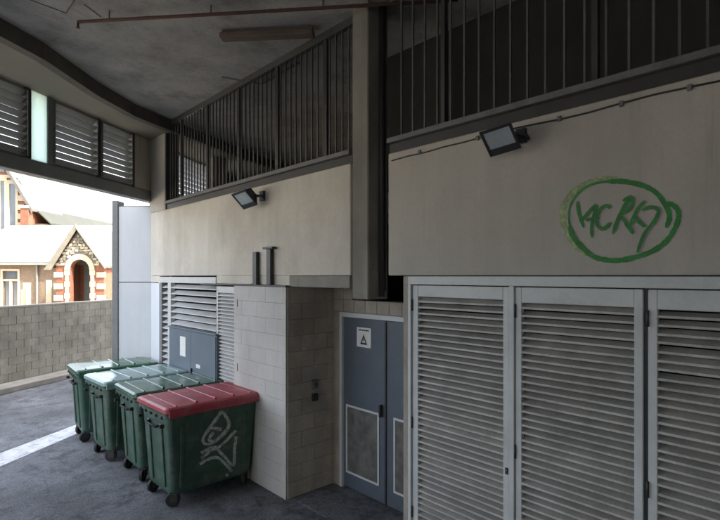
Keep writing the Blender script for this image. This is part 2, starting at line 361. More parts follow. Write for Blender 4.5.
def screen(s0, s1, lab, n=9, pitch=None, mt='fslat'):
    t = thing('louvre_screen', lab, 'louvre screen', (*fac(s0), zb1), math.atan2(FD.y, FD.x), 'louvre screens over the open side')
    L_ = s1-s0; H_ = ZR-zb1
    obj('frame', MB().box(0,L_,-.02,.03,0.002,.03), M['steel'], t); obj('frame', MB().box(0,L_,-.02,.03,H_-.035,H_-.004), M['steel'], t)
    for a_ in (0, L_-.02): obj('stile', MB().box(a_,a_+.02,-.062,.06,.031,H_-.036), M['steel'], t)
    pitch = (H_-.06)/n
    mb = MB(); c = Matrix.Rotation(R(-38),4,'X'); mb.box(.021,L_-.021,-.0495,.0495,-.004,.004,c)
    me = mb.mesh('slat'); me.materials.append(M[mt])
    for k in range(n):
        obj('slat', me, None, t, loc=(0,.0,.03+pitch*(k+.5)))
    return t
s_ = [fac_px(p) for p in (-60,25,28.5,44.5,51,95,99,130,133,146)]
screen(-4.58, s_[1], 'grey horizontal louvre screen at the far left, cut by the picture edge')
screen(s_[4], s_[5], 'grey horizontal louvre screen just right of the pale frosted pane')
screen(s_[6], s_[7], 'grey horizontal louvre screen beside the concrete corner pier')
pn = obj('frosted_pane', MB().box(fac_px(28)+.0, fac_px(45.5), -.030,-.018, zb1+.004, ZR-.004, M3(FP)), M['pane'])
tag(pn, 'narrow upright pale green frosted pane between two louvre screens', 'window pane')
ep = obj('facade_end_wall', MB().box(s_[8]-.02, fac_px(150)+.1, -.03,.15, zb1+.002, ZR, M3(FP)), M['wall'])
tag(ep, 'short concrete infill between the last louvre screen and corner pier', 'wall')
# far part of the facade, seen through the railing
s5 = s_[9]+.55
screen(s5, s5+1.75, 'pale louvre screen glimpsed through the railing beyond the corner pier', mt='wslat')
pn = obj('frosted_pane', MB().box(s5+1.9, s5+2.05, 0,.012, zb1+.004, ZR-.004, M3(FP)), M['pane'])
tag(pn, 'thin bright pane glimpsed through the railing past the corner pier', 'window pane')
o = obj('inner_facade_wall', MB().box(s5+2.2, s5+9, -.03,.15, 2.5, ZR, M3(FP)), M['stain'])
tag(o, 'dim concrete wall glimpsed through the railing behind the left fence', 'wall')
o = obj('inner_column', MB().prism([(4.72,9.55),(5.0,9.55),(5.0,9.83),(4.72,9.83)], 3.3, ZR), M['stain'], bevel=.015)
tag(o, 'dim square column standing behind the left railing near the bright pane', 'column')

# ------------------------------------------------------------------ corner: white panel wall, edge post, pier
P1 = Vector((3.40, 9.22)); P2 = Vector((2.925, 9.675)); D12 = (P2-P1).normalized(); N12 = Vector((-D12.y, D12.x))
if N12.dot(-P1) < 0: N12 = -N12
def CM(z=0):
    return Matrix(((D12.x, -N12.x, 0, P1.x),(D12.y, -N12.y, 0, P1.y),(0,0,1,z),(0,0,0,1)))
L12 = (P2-P1).length
cw_ = thing('panelled_corner_wall', 'smooth bluish white panelled wall at the corner behind the bins', 'wall', (P1.x,P1.y,0))
lobj('wall_core', MB().box(0,L12,.012,.2,0,3.88, CM()), M['mortar'], cw_)
lobj('panel', MB().box(.0,L12-.005,0,.012,0.02,2.475, CM()), M['panel'], cw_, bevel=.002)
lobj('panel', MB().box(.0,L12-.005,0,.012,2.495,3.86, CM()), M['panel'], cw_, bevel=.002)
o = obj('edge_post', MB().box(L12,L12+.11,-.02,.22,0,3.97, CM()), M['steel'], bevel=.006)
tag(o, 'tall slim grey steel post at the outer edge of the white corner wall', 'post')
dp_ = obj('pier_shade_plate', MB().box(WX+.01,WX+.24,wy(164.5,WX)-.035,wy(164.5,WX)-.004,ZT+.004,ZC-.004), M['dsteel'], bevel=.004)  # dark plate over the pier's turned-away face, shade put into its colour
tag(dp_, 'dark flat plate carrying the painted shade of the corner pier face, where the railing ends', 'post')
o = obj('corner_pier', MB().box(WX+.003, WX+.235, wy(164.5,WX), 9.35, ZT+.004, ZC), M['wallr'], bevel=.012)
tag(o, 'square concrete pier on the wall top where railing meets louvred facade', 'pier')

# ------------------------------------------------------------------ the long precast wall
yL0, yL1 = wy(350.5,WX), 9.24
lw = thing('concrete_wall', 'cream stained concrete wall panel on the left of the central column', 'wall', (WX, yL0, 0))
yE = wy(160,WX); yN = 6.9
lobj('panel', MB().box(WX,WX+.17,yL0,yL1,ZB+.004,ZT), M['wall'], lw, bevel=.008)
lobj('panel', MB().box(WX,WX+.17,yE+.004,yL1,2.49,ZB), M['wall'], lw)
lobj('panel', MB().box(WX+.003,WX+.17,yE+.004,yL1,0,2.475), M['panel'], lw)
lobj('panel', MB().box(WX+.006,WX+.17,wy(290,WX)+.004,wy(216,WX)-.004,2.494,ZB+.003), M['wall'], lw)
lobj('lintel', MB().box(WX-.012,WX+.17,yL0,wy(290,WX)+.0,2.475,ZB), M['stain'], lw, bevel=.006)
yR0 = wy(388,WX)
rw = thing('concrete_wall', 'plain grey beige concrete wall with green graffiti above the louvre doors', 'wall', (WX, yR0, 0))
lobj('panel', MB().box(WX,WX+.17,-3.5,yR0,ZB+.004,ZT), M['wallr'], rw, bevel=.008)
lobj('panel', MB().box(WX,WX+.17,-3.5,.02,0,ZB), M['wallr'], rw)

def stroke(pts, width, mt, name, par, off=.0015, X=WX, proj=None, closed=False):
    pts = [Vector(p) for p in pts]
    # smooth (Catmull-Rom)
    q = []
    for i in range(len(pts)-1):
        p0 = pts[max(i-1,0)]; p1 = pts[i]; p2 = pts[i+1]; p3 = pts[min(i+2,len(pts)-1)]
        for k in range(5):
            t = k/5; q.append(.5*((2*p1)+(p2-p0)*t+(2*p0-5*p1+4*p2-p3)*t*t+(3*p1-p0-3*p2+p3)*t**3))
    q.append(pts[-1])
    mb = MB(); n = len(q)
    for i, p in enumerate(q):
        d = (q[min(i+1,n-1)]-q[max(i-1,0)]).normalized(); s = Vector((-d.y,d.x))
        e = min(1, .45+min(i,n-1-i)*.3); wv = width*e*(.85+.3*random.random())/2
        for sg in (-1,1):
            v = p + s*wv*sg; mb.v.append(tuple(proj(v)))
    for i in range(n-1): mb.f.append((2*i,2*i+1,2*i+3,2*i+2))
    return lobj(name, mb, M[mt], par)
_g = [0]
def gpt(v):
    _g[0] += 0; p = on_x(555+v.x*.1923, 170+v.y*.1923, WX-_g[1] if len(_g) > 1 else WX-.0015); return p
_g = [0, .0012]
gw = 'graffiti_stroke'
stroke([(330,45),(250,50),(170,72),(90,120),(45,190),(42,260),(65,330),(110,395),(170,440)], 34, 'overspray', 'graffiti_haze', rw, proj=gpt)
_g = [0, .0022]
stroke([(578,300),(596,245),(578,188),(525,118),(455,80),(360,60),(270,60)], 28, 'greenpaint', gw, rw, proj=gpt)
_g[1] += .0004
stroke([(290,60),(240,63),(180,80),(122,120),(80,185),(72,255),(85,320)], 12, 'greenpaint', gw, rw, proj=gpt)
_g[1] += .0004
stroke([(76,290),(95,345),(140,400),(200,450),(270,468),(350,468),(430,450),(510,420),(570,378),(612,325),(640,260),(640,212),(612,182),(575,172)], 28, 'greenpaint', gw, rw, proj=gpt)
_g = [0, .0032]
for pts in ([(118,162),(124,225),(150,300)], [(215,178),(180,215),(138,262)], [(218,182),(200,250),(190,300),(194,352)], [(160,262),(200,252),(232,250)],
            [(288,200),(268,184),(236,205),(218,250),(224,290),(252,305),(290,272)], [(300,332),(330,250),(362,185),(398,132)],
            [(352,160),(392,140),(404,165),(388,200),(340,232)], [(345,238),(378,290),(406,332)], [(468,160),(432,200),(408,245),(392,290)],
            [(412,240),(436,268),(466,296)], [(452,208),(500,192),(538,214),(512,270),(462,336),(428,430)]):
    _g[1] += .0006
    stroke(pts, 19, 'greenpaint', gw, rw, proj=gpt)

# cable along the right wall with clips
cb = thing('wall_cable', 'thin grey cable clipped along the top of the right wall', 'cable', (WX-.01, yR0, 3.68))
pts = []
for i in range(30):
    y = 3.2 - i*.2; pts.append((WX-.009, y, 3.685+.008*math.sin(i*1.3)-(.02 if i < 3 else 0)))
lobj('cable', MB().tube(pts, .006, 6), M['dsteel'], cb, smooth=True)
for px in (420,478,560,622,690):
    y = wy(px, WX); lobj('clip', MB().box(WX-.017,WX,y-.012,y+.012,3.668,3.702), M['conduit'], cb)

# ------------------------------------------------------------------ railings
def railing(y0, y1, pitch, top, lab, x=WX+.06):
    t = thing('railing', lab, 'railing', (x, y0, ZT))
    lobj('gap_shade_strip', MB().box(x-.035,x+.05,y0,y1,ZT+.006,ZT+.09), M['dsteel'], t)  # dark strip filling the gap under the rail, its shadow painted in
    lobj('bottom_rail', MB().box(x-.085,x+.02,y0,y1,ZT+.092,ZT+.14), M['rail2'], t, bevel=.005)
    lobj('top_rail', MB().box(x-.03,x+.03,y0,y1,ZC-.085,ZC-.004), M['rail'], t)
    pk = MB().box(-.008,.008,-.008,.008,0,ZC-.085-ZT-.14).mesh('picket'); pk.materials.append(M['rail'])
    n = int((y1-y0)/pitch)
    for k in range(n):
        if k % 9 == 4:
            lobj('post', MB().box(x-.02,x+.025,y0+pitch*(k+.35)-.02,y0+pitch*(k+.35)+.02,ZT+.14,ZC-.085), M['dsteel'], t)
        o = obj('picket', pk, None, t, loc=(0, pitch*(k+.85), .14)); o.rotation_euler = (0, 0, random.uniform(-.1,.1))
    return t
railing(yL0, wy(164.5,WX)-.04, .105, ZC, 'dark metal railing of upright bars on the cream left wall')
railing(-3.0, yR0, .14, ZC, 'dark metal railing of upright bars over the graffitied right wall')

# ------------------------------------------------------------------ central column
XC = 3.30
cy0 = XC*ray(368,0).y/ray(368,0).x; cy1 = XC*ray(352,0).y/ray(352,0).x
cx1 = cy0*ray(388,0).x/ray(388,0).y
co = thing('column', 'tall weathered concrete column between the two upper walls, ending above the door', 'column', (XC, cy0, 2.37))
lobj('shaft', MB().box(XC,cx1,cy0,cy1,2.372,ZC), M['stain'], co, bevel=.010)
lobj('downpipe', MB().tube([(3.45,cy0-.035,2.40),(3.45,cy0-.035,ZC)], .03, 12), M['dsteel'], co, smooth=True)
lobj('conduit', MB().tube([(3.53,cy0-.02,2.45),(3.53,cy0-.02,ZC)], .012, 8), M['conduit'], co, smooth=True)
cy1b = 4.0*ray(352,0).y/ray(352,0).x

# ------------------------------------------------------------------ block enclosure, recess
def blocks(par, origin, ux, n, courses, m, bl=.39, bh=.19, z0=0, half=True, off=0, zmax=None, length=None, jt=.005):
    # recessed mortar behind, individual blocks proud; ux = direction along wall, outward n
    length = length or n*bl
    ux = Vector(ux); nn = Vector((off[0], off[1], 0)) if off else Vector((0,0,0))
    cache = {}
    for r_ in range(courses):
        s = -bl/2 if (half and r_ % 2) else 0.0
        while s < length - .01:
            a = max(s, 0); b = min(s+bl, length); s += bl
            if b-a < .03: continue
            z = z0 + r_*bh; h = bh if not zmax else min(bh, zmax-z)
            if h < .03: continue
            key = (round(b-a,3), round(h,3))
            if key not in cache:
                cache[key] = MB().box(jt/2, b-a-jt/2, -.010, 0, jt/2, h-jt/2).mesh('block', bevel=.003 if jt > .004 else .0008); cache[key].materials.append(M[m])
            o = bpy.data.objects.new('block', cache[key]); C.objects.link(o); o.parent = par
            p = origin + ux*a; o.location = Vector((p.x, p.y, z)) - par.location
            o.location += Vector((random.uniform(-.0008,.0008),)*2+(0,))
            o.rotation_euler = (0,0,math.atan2(ux.y, ux.x))
XE = 3.30; yA = wy(290,WX); yB = 6.07
en = thing('block_enclosure', 'pale painted block pier projecting between the bins and the door recess', 'wall', (XE, yA, 0))
lobj('mortar_core', MB().box(XE+.0018,4.0,yA+.0035,yB,0,2.47), M['jointp'], en)
# face towards the lane (-x): direction along +y means outward is... use ux=-y so that local -y faces -x
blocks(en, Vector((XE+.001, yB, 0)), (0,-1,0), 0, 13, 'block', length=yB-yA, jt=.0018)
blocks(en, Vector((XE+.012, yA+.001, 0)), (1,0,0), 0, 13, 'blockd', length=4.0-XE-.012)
for o in en.children:                         # blocks sit proud of the core
    if o.name.startswith('block'):
        if abs(o.rotation_euler.z) > 1: o.location.x += .0
        else: o.location.y += .0
lobj('top_ledge', MB().box(XE-.02,WX-.002,yA-.01,7.05,2.472,2.492), M['dsteel'], en, bevel=.003)
for (pa, pb, tp, lab, wd) in ((253.5,258.5,252,'shorter rusty steel stub standing on the ledge, left of the pair', .05),
                         (265,275,249,'capped steel stub standing on the ledge, right of the pair', .05)):
    y1 = wy(pa,XE+.02); y0 = wy(pb,XE+.02); zt = on_x((pa+pb)/2, tp, XE+.02).z
    t = thing('stub_post', lab, 'post', (XE+.02,(y0+y1)/2,2.492), 0, 'stubs on the enclosure ledge')
    ym = (y0+y1)/2
    lobj('upright', MB().box(XE-.005,XE+.04,ym-.045,ym+.045,2.493,zt), M['dsteel'], t, bevel=.004)
    if pa > 260: lobj('cap_plate', MB().box(XE-.02,XE+.045,ym-.11,ym+.11,zt,zt+.025), M['dsteel'], t, bevel=.004)
    else: lobj('foot_plate', MB().box(XE-.015,XE+.045,ym-.065,ym+.065,2.493,2.505), M['dsteel'], t)
for (zz, lab, mm_, hh) in ((384, 'grey square switch box fixed to the shaded block side of recess', 'conduit', .055),
                      (397, 'small black box on recess side wall below the grey switch box', 'ink', .045)):
    p = on_y(314, zz, yA); t = thing('switch_box', lab, 'switch', (p.x, yA, p.z))
    lobj('housing', MB().box(p.x-.04,p.x+.04,yA-.035,yA-.001,p.z-hh,p.z+hh), M[mm_], t, bevel=.006)
    lobj('rocker', MB().box(p.x-.012,p.x+.012,yA-.042,yA-.035,p.z-.02,p.z+.02), M['lampbody'], t)

XD = 4.0
bw = thing('recess_wall', 'rough block wall over the blue grey doors at the back of the recess', 'wall', (XD, 3.1, 0))
zd = 2.10
yD0, yD1 = 3.14, wy(342,XD)
lobj('mortar_core', MB().box(XD+.011,XD+.2,3.1,yA,zd+.06,2.31), M['mortar'], bw)
lobj('mortar_core', MB().box(XD+.011,XD+.2,cy1b,yA,2.31,2.475), M['mortar'], bw)
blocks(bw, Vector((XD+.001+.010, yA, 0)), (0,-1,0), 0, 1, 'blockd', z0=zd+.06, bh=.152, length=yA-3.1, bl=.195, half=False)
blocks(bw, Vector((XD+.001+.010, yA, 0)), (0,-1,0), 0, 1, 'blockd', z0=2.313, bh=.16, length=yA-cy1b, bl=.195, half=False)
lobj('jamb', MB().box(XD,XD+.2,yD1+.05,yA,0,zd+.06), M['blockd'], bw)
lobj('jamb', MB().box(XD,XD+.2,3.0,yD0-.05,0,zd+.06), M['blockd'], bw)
dr_ = thing('double_door', 'blue grey double door with framed vents, set back in recess', 'door', (XD+.04, yD1, 0))
lobj('door_frame', MB().box(XD-.005,XD+.1,yD0-.05,yD1+.05,zd,zd+.058).box(XD-.005,XD+.1,yD1,yD1+.05,0,zd).box(XD-.005,XD+.1,yD0-.05,yD0,0,zd), M['frame'], dr_, bevel=.004)
ys = wy(386,XD+.03)
for (a, b) in ((ys+.004, yD1-.006), (yD0+.006, ys-.004)):
    lf = lobj('door_leaf', MB().box(XD+.03,XD+.07,a,b,.02,zd-.006), M['door'], dr_, bevel=.003)
    if a > 3.8: v1 = wy(346.5,XD+.03); v0 = wy(379.5,XD+.03); zt = on_x(347,404,XD+.03).z; zb_ = on_x(347,472,XD+.03).z
    else: v1 = wy(394,XD+.03); v0 = v1-.52
    x = XD+.03
    for (n_, mb, mm_, bv) in (('vent_frame', MB().box(x-.012,x-.001,v0,v1,zt-.025,zt).box(x-.012,x-.001,v0,v1,zb_,zb_+.025).box(x-.012,x-.001,v0,v0+.025,zb_+.025,zt-.025).box(x-.012,x-.001,v1-.025,v1,zb_+.025,zt-.025), 'frame', .002),
                          ('vent_mesh', MB().box(x-.006,x-.001,v0+.025,v1-.025,zb_+.025,zt-.025), 'mesh', 0)):
        mb2 = MB(); mb2.f = mb.f; mb2.v = [(q[0]-dr_.location.x, q[1]-dr_.location.y, q[2]) for q in mb.v]
        obj(n_, mb2, M[mm_], lf, bevel=bv)
lobj('meeting_strip', MB().box(XD+.016,XD+.03,ys-.012,ys+.008,.02,zd-.02), M['dsteel'], dr_)
lobj('handle', MB().box(XD-.02,XD+.03,ys+.05,ys+.075,1.0,1.14), M['dsteel'], dr_, bevel=.006)
# notice
n1 = on_x(357,327,XD+.028); n2 = on_x(371,348.5,XD+.028)
sg = thing('door_sign', 'small white notice with a black figure on the blue grey door', 'sign', (n1.x, (n1.y+n2.y)/2, (n1.z+n2.z)/2))
W_ = n1.y-n2.y; H_ = n1.z-n2.z
obj('plate', MB().box(-.003,.002,-W_/2,W_/2,-H_/2,H_/2), M['white'], sg)
fg = MB()
fg.box(-.0045,-.0032,-W_*.36,W_*.36,H_*.34,H_*.40)
obj('lettering', fg, M['ink'], sg)
fg = MB(); fg.v = [(-.0045, W_*.25,-H_*.36),(-.0045,-W_*.25,-H_*.36),(-.0045,0,H_*.18),(-.0045,W_*.12,-H_*.26),(-.0045,-W_*.12,-H_*.26),(-.0045,0,-H_*.0)]
fg.f = [(0,1,4,3),(1,2,5,4),(2,0,3,5)]; fg.box(-.0045,-.0042,-W_*.03,W_*.03,-H_*.2,-H_*.06)
obj('warning_symbol', fg, M['ink'], sg)
# step / floor slab of recess
struct('recess_floor', MB().box(WX+.02,XD+.1,3.1,yA,0,.006), M['asphalt'])

# jamb between recess and louvre doors
jb = obj('block_jamb', MB().box(WX+.02,XD+.0,3.02,wy(401.5,WX),0,ZB-.002), M['blockd'], bevel=.006)
tag(jb, 'narrow unpainted block jamb between the recess and the louvre doors', 'wall')

# ------------------------------------------------------------------ louvre doors
def slat_mesh(L_, depth=.05, name='slat', mt='slat'):
    # blade slopes down and out, then a short upright lip
    mb = MB(); t = .002
    p = [(.0,0),(.004,.018),(.004+depth*.80,.018+depth*.62)]
    prof = [(0,0),(.0,.015),(depth*1.0,.015+depth*.5),(depth*1.0,.012+depth*.5),(.003,.011),(.003,0)]
    b = len(mb.v)
    for y in (0, L_):
        for q in prof: mb.v.append((q[0], y, q[1]))
    n = len(prof)
    for i in range(n): mb.f.append((i,(i+1)%n,n+(i+1)%n,n+i))
    mb.f.append(tuple(range(n-1,-1,-1))); mb.f.append(tuple(range(n,2*n)))
    me = mb.mesh(name); me.materials.append(M[mt]); me.materials.append(M['blade_shade' if mt == 'slat' else mt])
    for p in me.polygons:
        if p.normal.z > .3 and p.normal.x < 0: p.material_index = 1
    return me
def louvre_door(y0, y1, z0, z1, sl, sr, ttop, lab, pitch=.054, x=WX+.03, hinges='far', group='louvre doors under the graffitied wall', mt='slat', fm='frame', hz=(.45,1.25,2.3)):
    # y0<y1; sl/sr stile widths at y1 / y0
    t = thing('louvre_door', lab, 'door', (x, (y0+y1)/2, z0), 0, group)
    fr = MB(); T = .04
    lobj('stile', MB().box(x,x+T,y1-sl,y1,z0,z1), M[fm], t, bevel=.004)
    lobj('stile', MB().box(x,x+T,y0,y0+sr,z0,z1), M[fm], t, bevel=.004)
    lobj('top_rail', MB().box(x,x+T,y0+sr,y1-sl,z1-ttop,z1), M[fm], t, bevel=.004)
    lobj('bottom_rail', MB().box(x,x+T,y0+sr,y1-sl,z0,z0+.10), M[fm], t, bevel=.004)
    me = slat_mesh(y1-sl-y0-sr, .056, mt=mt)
    n = int((z1-ttop-z0-.10)/pitch)
    for k in range(n):
        o = obj('slat', me, None, t, loc=(.003, y0+sr-(y0+y1)/2, z1-ttop-z0-pitch*(k+1)+.004))
        o.rotation_euler = (random.gauss(0,.0022),random.gauss(0,.035),0)
    for h in hz:
        yy = y1 if hinges == 'far' else y0
        lobj('hinge', MB().tube([(x-.006,yy,z0+h-.05),(x-.006,yy,z0+h+.05)], .009, 8), M['dsteel'], t, smooth=True)
    return t
dz0, dz1 = .04, 2.517
yj = [wy(p,WX+.03) for p in (412.5,509,515.5,643,648)]
sA = yj[0]-wy(418,WX+.03); sB = wy(503,WX+.03)-yj[1]
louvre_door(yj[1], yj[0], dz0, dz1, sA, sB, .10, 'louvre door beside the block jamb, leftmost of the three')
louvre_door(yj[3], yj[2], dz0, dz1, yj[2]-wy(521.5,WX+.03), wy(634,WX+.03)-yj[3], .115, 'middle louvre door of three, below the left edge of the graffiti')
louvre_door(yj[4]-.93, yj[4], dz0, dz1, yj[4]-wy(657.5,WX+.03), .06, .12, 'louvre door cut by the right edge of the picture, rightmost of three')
p = on_x(507, 471, WX+.03); t = thing('door_lock', 'tiny dark lock low on the edge stile of the leftmost louvre door', 'lock', p)
obj('lock_case', MB().box(-.010,-.001,-.012,.012,-.025,.025), M['dsteel'], t, bevel=.002); obj('key_cylinder', MB().tube([(-.016,0,.008),(-.010,0,.008)], .006, 10), M['conduit'], t)
df = thing('door_frame', 'pale metal frame around the three tall louvre doors', 'door frame', (WX+.01, 3.0, 0))
x0, x1 = WX+.012, WX+.10
yf = wy(410,WX+.01)
lobj('head', MB().box(x0,x1,.02,3.02,dz1+.008,ZB-.003), M['frame'], df, bevel=.003)
lobj('jamb', MB().box(x0,x1,yj[0]+.006,3.02,0,dz1+.008), M['frame'], df, bevel=.003)
lobj('mullion', MB().box(x0+.004,x1,yj[2]+.006,yj[1]-.006,0,dz1+.008), M['frame'], df, bevel=.003)
lobj('mullion', MB().box(x0+.03,x1,yj[4]+.004,yj[3]-.004,0,dz1+.008), M['dsteel'], df)
lobj('jamb', MB().box(x0,x1,.02,yj[4]-.94,0,dz1+.008), M['frame'], df, bevel=.003)
lobj('sill', MB().box(x0,x1,.02,3.02,0,.03), M['frame'], df)
# ------------------------------------------------------------------ left louvred vent, narrow door, cabinet
yv = [wy(p,WX) for p in (160,162.5,168,171,216)]
lv = thing('louvred_vent', 'large white louvred vent in the wall behind the bins', 'vent', (WX, yv[4], 0))
x = WX-.005
zt = 2.585
lobj('frame', MB().box(x,x+.08,yv[4],yv[0],zt-.10,zt), M['wslat'], lv, bevel=.004)
lobj('frame', MB().box(x-.01,x+.08,yv[1],yv[0],0,zt-.10), M['steel'], lv, bevel=.004)
lobj('mullion', MB().box(x,x+.08,yv[3],yv[2],0,zt-.10), M['wslat'], lv, bevel=.004)
lobj('bottom_rail', MB().box(x,x+.08,yv[4],yv[3],0,.1), M['wslat'], lv)
for (a, b) in ((yv[2],yv[1]),(yv[4],yv[3])):
    me = slat_mesh(b-a, .10, mt='wslat')
    for k in range(23):
        obj('slat', me, None, lv, loc=(.0, a-lv.location.y, zt-.10-.1*(k+1)+.01))
yq0, yq1 = wy(238,XE), wy(216,XE)
louvre_door(yq0, yq1-.01, .04, 2.455, .05, .05, .09, 'narrow white louvre door right of the cabinet behind the bins', pitch=.05, x=XE, hinges='near', group=None, mt='wslat', fm='wslat', hz=(.5,1.35,2.2))
XCAB = 3.27
y1 = wy(169.5,XCAB); y0 = wy(216.8,XCAB); zt = on_x(169.6,325.5,XCAB).z
ct = thing('electrical_cabinet', 'blue grey metal cabinet with a white sticker in front of white vent', 'cabinet', (XCAB, (y0+y1)/2, 0))
lobj('body', MB().box(XCAB,WX-.012,y0,y1,.15,zt-.025), M['cab'], ct, bevel=.004)
lobj('roof', MB().box(XCAB-.02,WX-.013,y0-.0,y1+.01,zt-.024,zt), M['cab'], ct, bevel=.004)
lobj('plinth', MB().box(XCAB+.02,WX-.014,y0+.01,y1-.01,0,.149), M['dsteel'], ct)
ymid = (y0+y1)/2
for (a, b) in ((y0+.02, ymid-.003),(ymid+.003, y1-.02)): lobj('door_leaf', MB().box(XCAB-.012,XCAB,a,b,.17,zt-.04), M['cab'], ct, bevel=.003)
lobj('handle', MB().box(XCAB-.035,XCAB-.012,ymid-.06,ymid-.035,1.05,1.2), M['dsteel'], ct, bevel=.004)
for (pa, pb) in (((180,336),(185.5,357)),((196,364),(200,369))):
    s1 = on_x(*pa, XCAB-.014); s2 = on_x(*pb, XCAB-.014)
    lobj('sticker', MB().box(XCAB-.0145,XCAB-.0128,s2.y,s1.y,s2.z,s1.z), M['white'], ct)

# ------------------------------------------------------------------ floodlights
def flood(px, py, sc, lab, tilt):
    p = on_x(px, py, WX-.02)
    t = thing('floodlight', lab, 'floodlight', p, 0, 'floodlights under the railings')
    Rm = Matrix.Translation((-.20*sc, .09*sc, -.02*sc)) @ Matrix.Rotation(R(-8),4,'X') @ Matrix.Rotation(R(10),4,'Z') @ Matrix.Rotation(tilt,4,'Y')
    a = MB(); 
    # tapered housing: glass face at -x, back smaller
    fw, fh, bw_, bh_, dp = .15*sc, .14*sc, .11*sc, .08*sc, .12*sc
    pts = [Vector((-dp/2,s*fw,u*fh)) for s,u in ((-1,-1),(1,-1),(1,1),(-1,1))] + [Vector((dp/2,s*bw_,u*bh_)) for s,u in ((-1,-1),(1,-1),(1,1),(-1,1))]
    pts = [Rm @ q for q in pts]; a.v = [tuple(q) for q in pts]
    a.f = [(3,2,1,0),(4,5,6,7),(0,1,5,4),(1,2,6,5),(2,3,7,6),(3,0,4,7)]
    obj('housing', a, M['lampbody'], t, bevel=.012*sc, seg=2)
    obj('bezel', MB().box(-dp/2-.014*sc,-dp/2-.001,-fw*1.03,-fw*.84,-fh*1.03,fh*1.03,Rm).box(-dp/2-.014*sc,-dp/2-.001,fw*.84,fw*1.03,-fh*1.03,fh*1.03,Rm).box(-dp/2-.014*sc,-dp/2-.001,-fw*.84,fw*.84,fh*.8,fh*1.03,Rm).box(-dp/2-.014*sc,-dp/2-.001,-fw*.84,fw*.84,-fh*1.03,-fh*.5,Rm), M['lampbody'], t, bevel=.003)
    obj('glass', MB().box(-dp/2-.006*sc,-dp/2-.002,-fw*.84,fw*.84,-fh*.5,fh*.8,Rm), M['glass'], t)
    for k in range(5):
        yy = -bw_*.8 + k*bw_*.4
        obj('cooling_fin', MB().box(dp/2,dp/2+.03*sc,yy-.004,yy+.004,-bh_*.8,bh_*.8,Rm), M['lampbody'], t)
    obj('bracket', MB().box(-.012,.0195,-.05*sc,.05*sc,-.07*sc,.07*sc).beam((0,-.03*sc,.0),(-.17*sc,.02*sc,-.02*sc),.03*sc,.03*sc).tube([(-.02,-.06*sc,-.05*sc),(-.02,-.10*sc,-.05*sc),(-.07*sc,-.10*sc,-.02*sc),(-.12*sc,-.03*sc,.0)], .012*sc, 8), M['lampbody'], t)
    return t
flood(521, 136, .76, 'floodlight on the graffitied right wall, pale glass facing the lane', R(-48))
flood(262, 196, .86, 'floodlight on the cream left wall below the railing', R(-48))

# ------------------------------------------------------------------ ceiling services
t = thing('sprinkler_pipe', 'thin rusty red pipe running across the concrete ceiling', 'pipe', (1.3,5.6,5.14))
a = on_z(78,21.8,5.16); m_ = on_z(240,12.7,5.16); b = on_z(352,6,5.16); c_ = b + (b-m_)*.9
lobj('pipe', MB().tube([a, m_, b, c_], .017, 10), M['rust'], t, smooth=True)
lobj('sprinkler_head', MB().tube([a+Vector((0,0,.0)), a+Vector((0,0,-.05)), a+Vector((0,0,-.055)), a+Vector((0,0,-.06))], [.012,.010,.02,.02], 8), M['rust'], t)
for f_ in (.12,.5,.9):
    q = a.lerp(b, f_); lobj('hanger', MB().beam(q, q+Vector((0,0,.088)), .018, .012, up=(1,0,0)), M['conduit'], t)
a = on_z(221,37,5.19); b = on_z(314,33,5.19)
t = thing('ceiling_batten', 'short brown batten fixed under the ceiling near the railing', 'light fitting', (a+b)/2)
lobj('housing', MB().beam(a, b, .13, .06), M['tray'], t, bevel=.01)
lobj('mounting_strip', MB().beam(a+Vector((.02,0,.045)), b+Vector((-.02,0,.045)), .05, .028), M['conduit'], t)
a = on_z(222,77,5.2); b = on_z(262,84,5.2)
o = obj('ceiling_conduit', MB().tube([a,b,on_z(300,62,5.2)], .012, 8), M['conduit'], smooth=True)
tag(o, 'short dark conduit on the ceiling beside the top of the railing', 'conduit')

# ------------------------------------------------------------------ wheelie bins (four-wheel)
BL, BD, BZ0, BZ1 = 1.12, .76, .14, 1.08
def rrect(cx, cy, hx, hy, r, z, n=4):
    out = []
    for (sx, sy, a0) in ((1,1,0),(-1,1,90),(-1,-1,180),(1,-1,270)):
        for k in range(n+1):
            a = R(a0+90*k/n); out.append((cx+sx*(hx-r)+r*math.cos(a), cy+sy*(hy-r)+r*math.sin(a), z))
    return out
def loft(rings, cap=True):
    mb = MB(); n = len(rings[0])
    for r_ in rings: mb.v += r_
    for i in range(len(rings)-1):
        for k in range(n): mb.f.append((i*n+k, i*n+(k+1)%n, (i+1)*n+(k+1)%n, (i+1)*n+k))
    if cap:
        mb.f.append(tuple(range(n-1,-1,-1))); e = (len(rings)-1)*n; mb.f.append(tuple(range(e,e+n)))
    return mb
def front_y(z):                               # front (-y) face offset of the tapered body
    t = (z-BZ0)/(BZ1-BZ0); return -(BD/2-.045+.045*t)
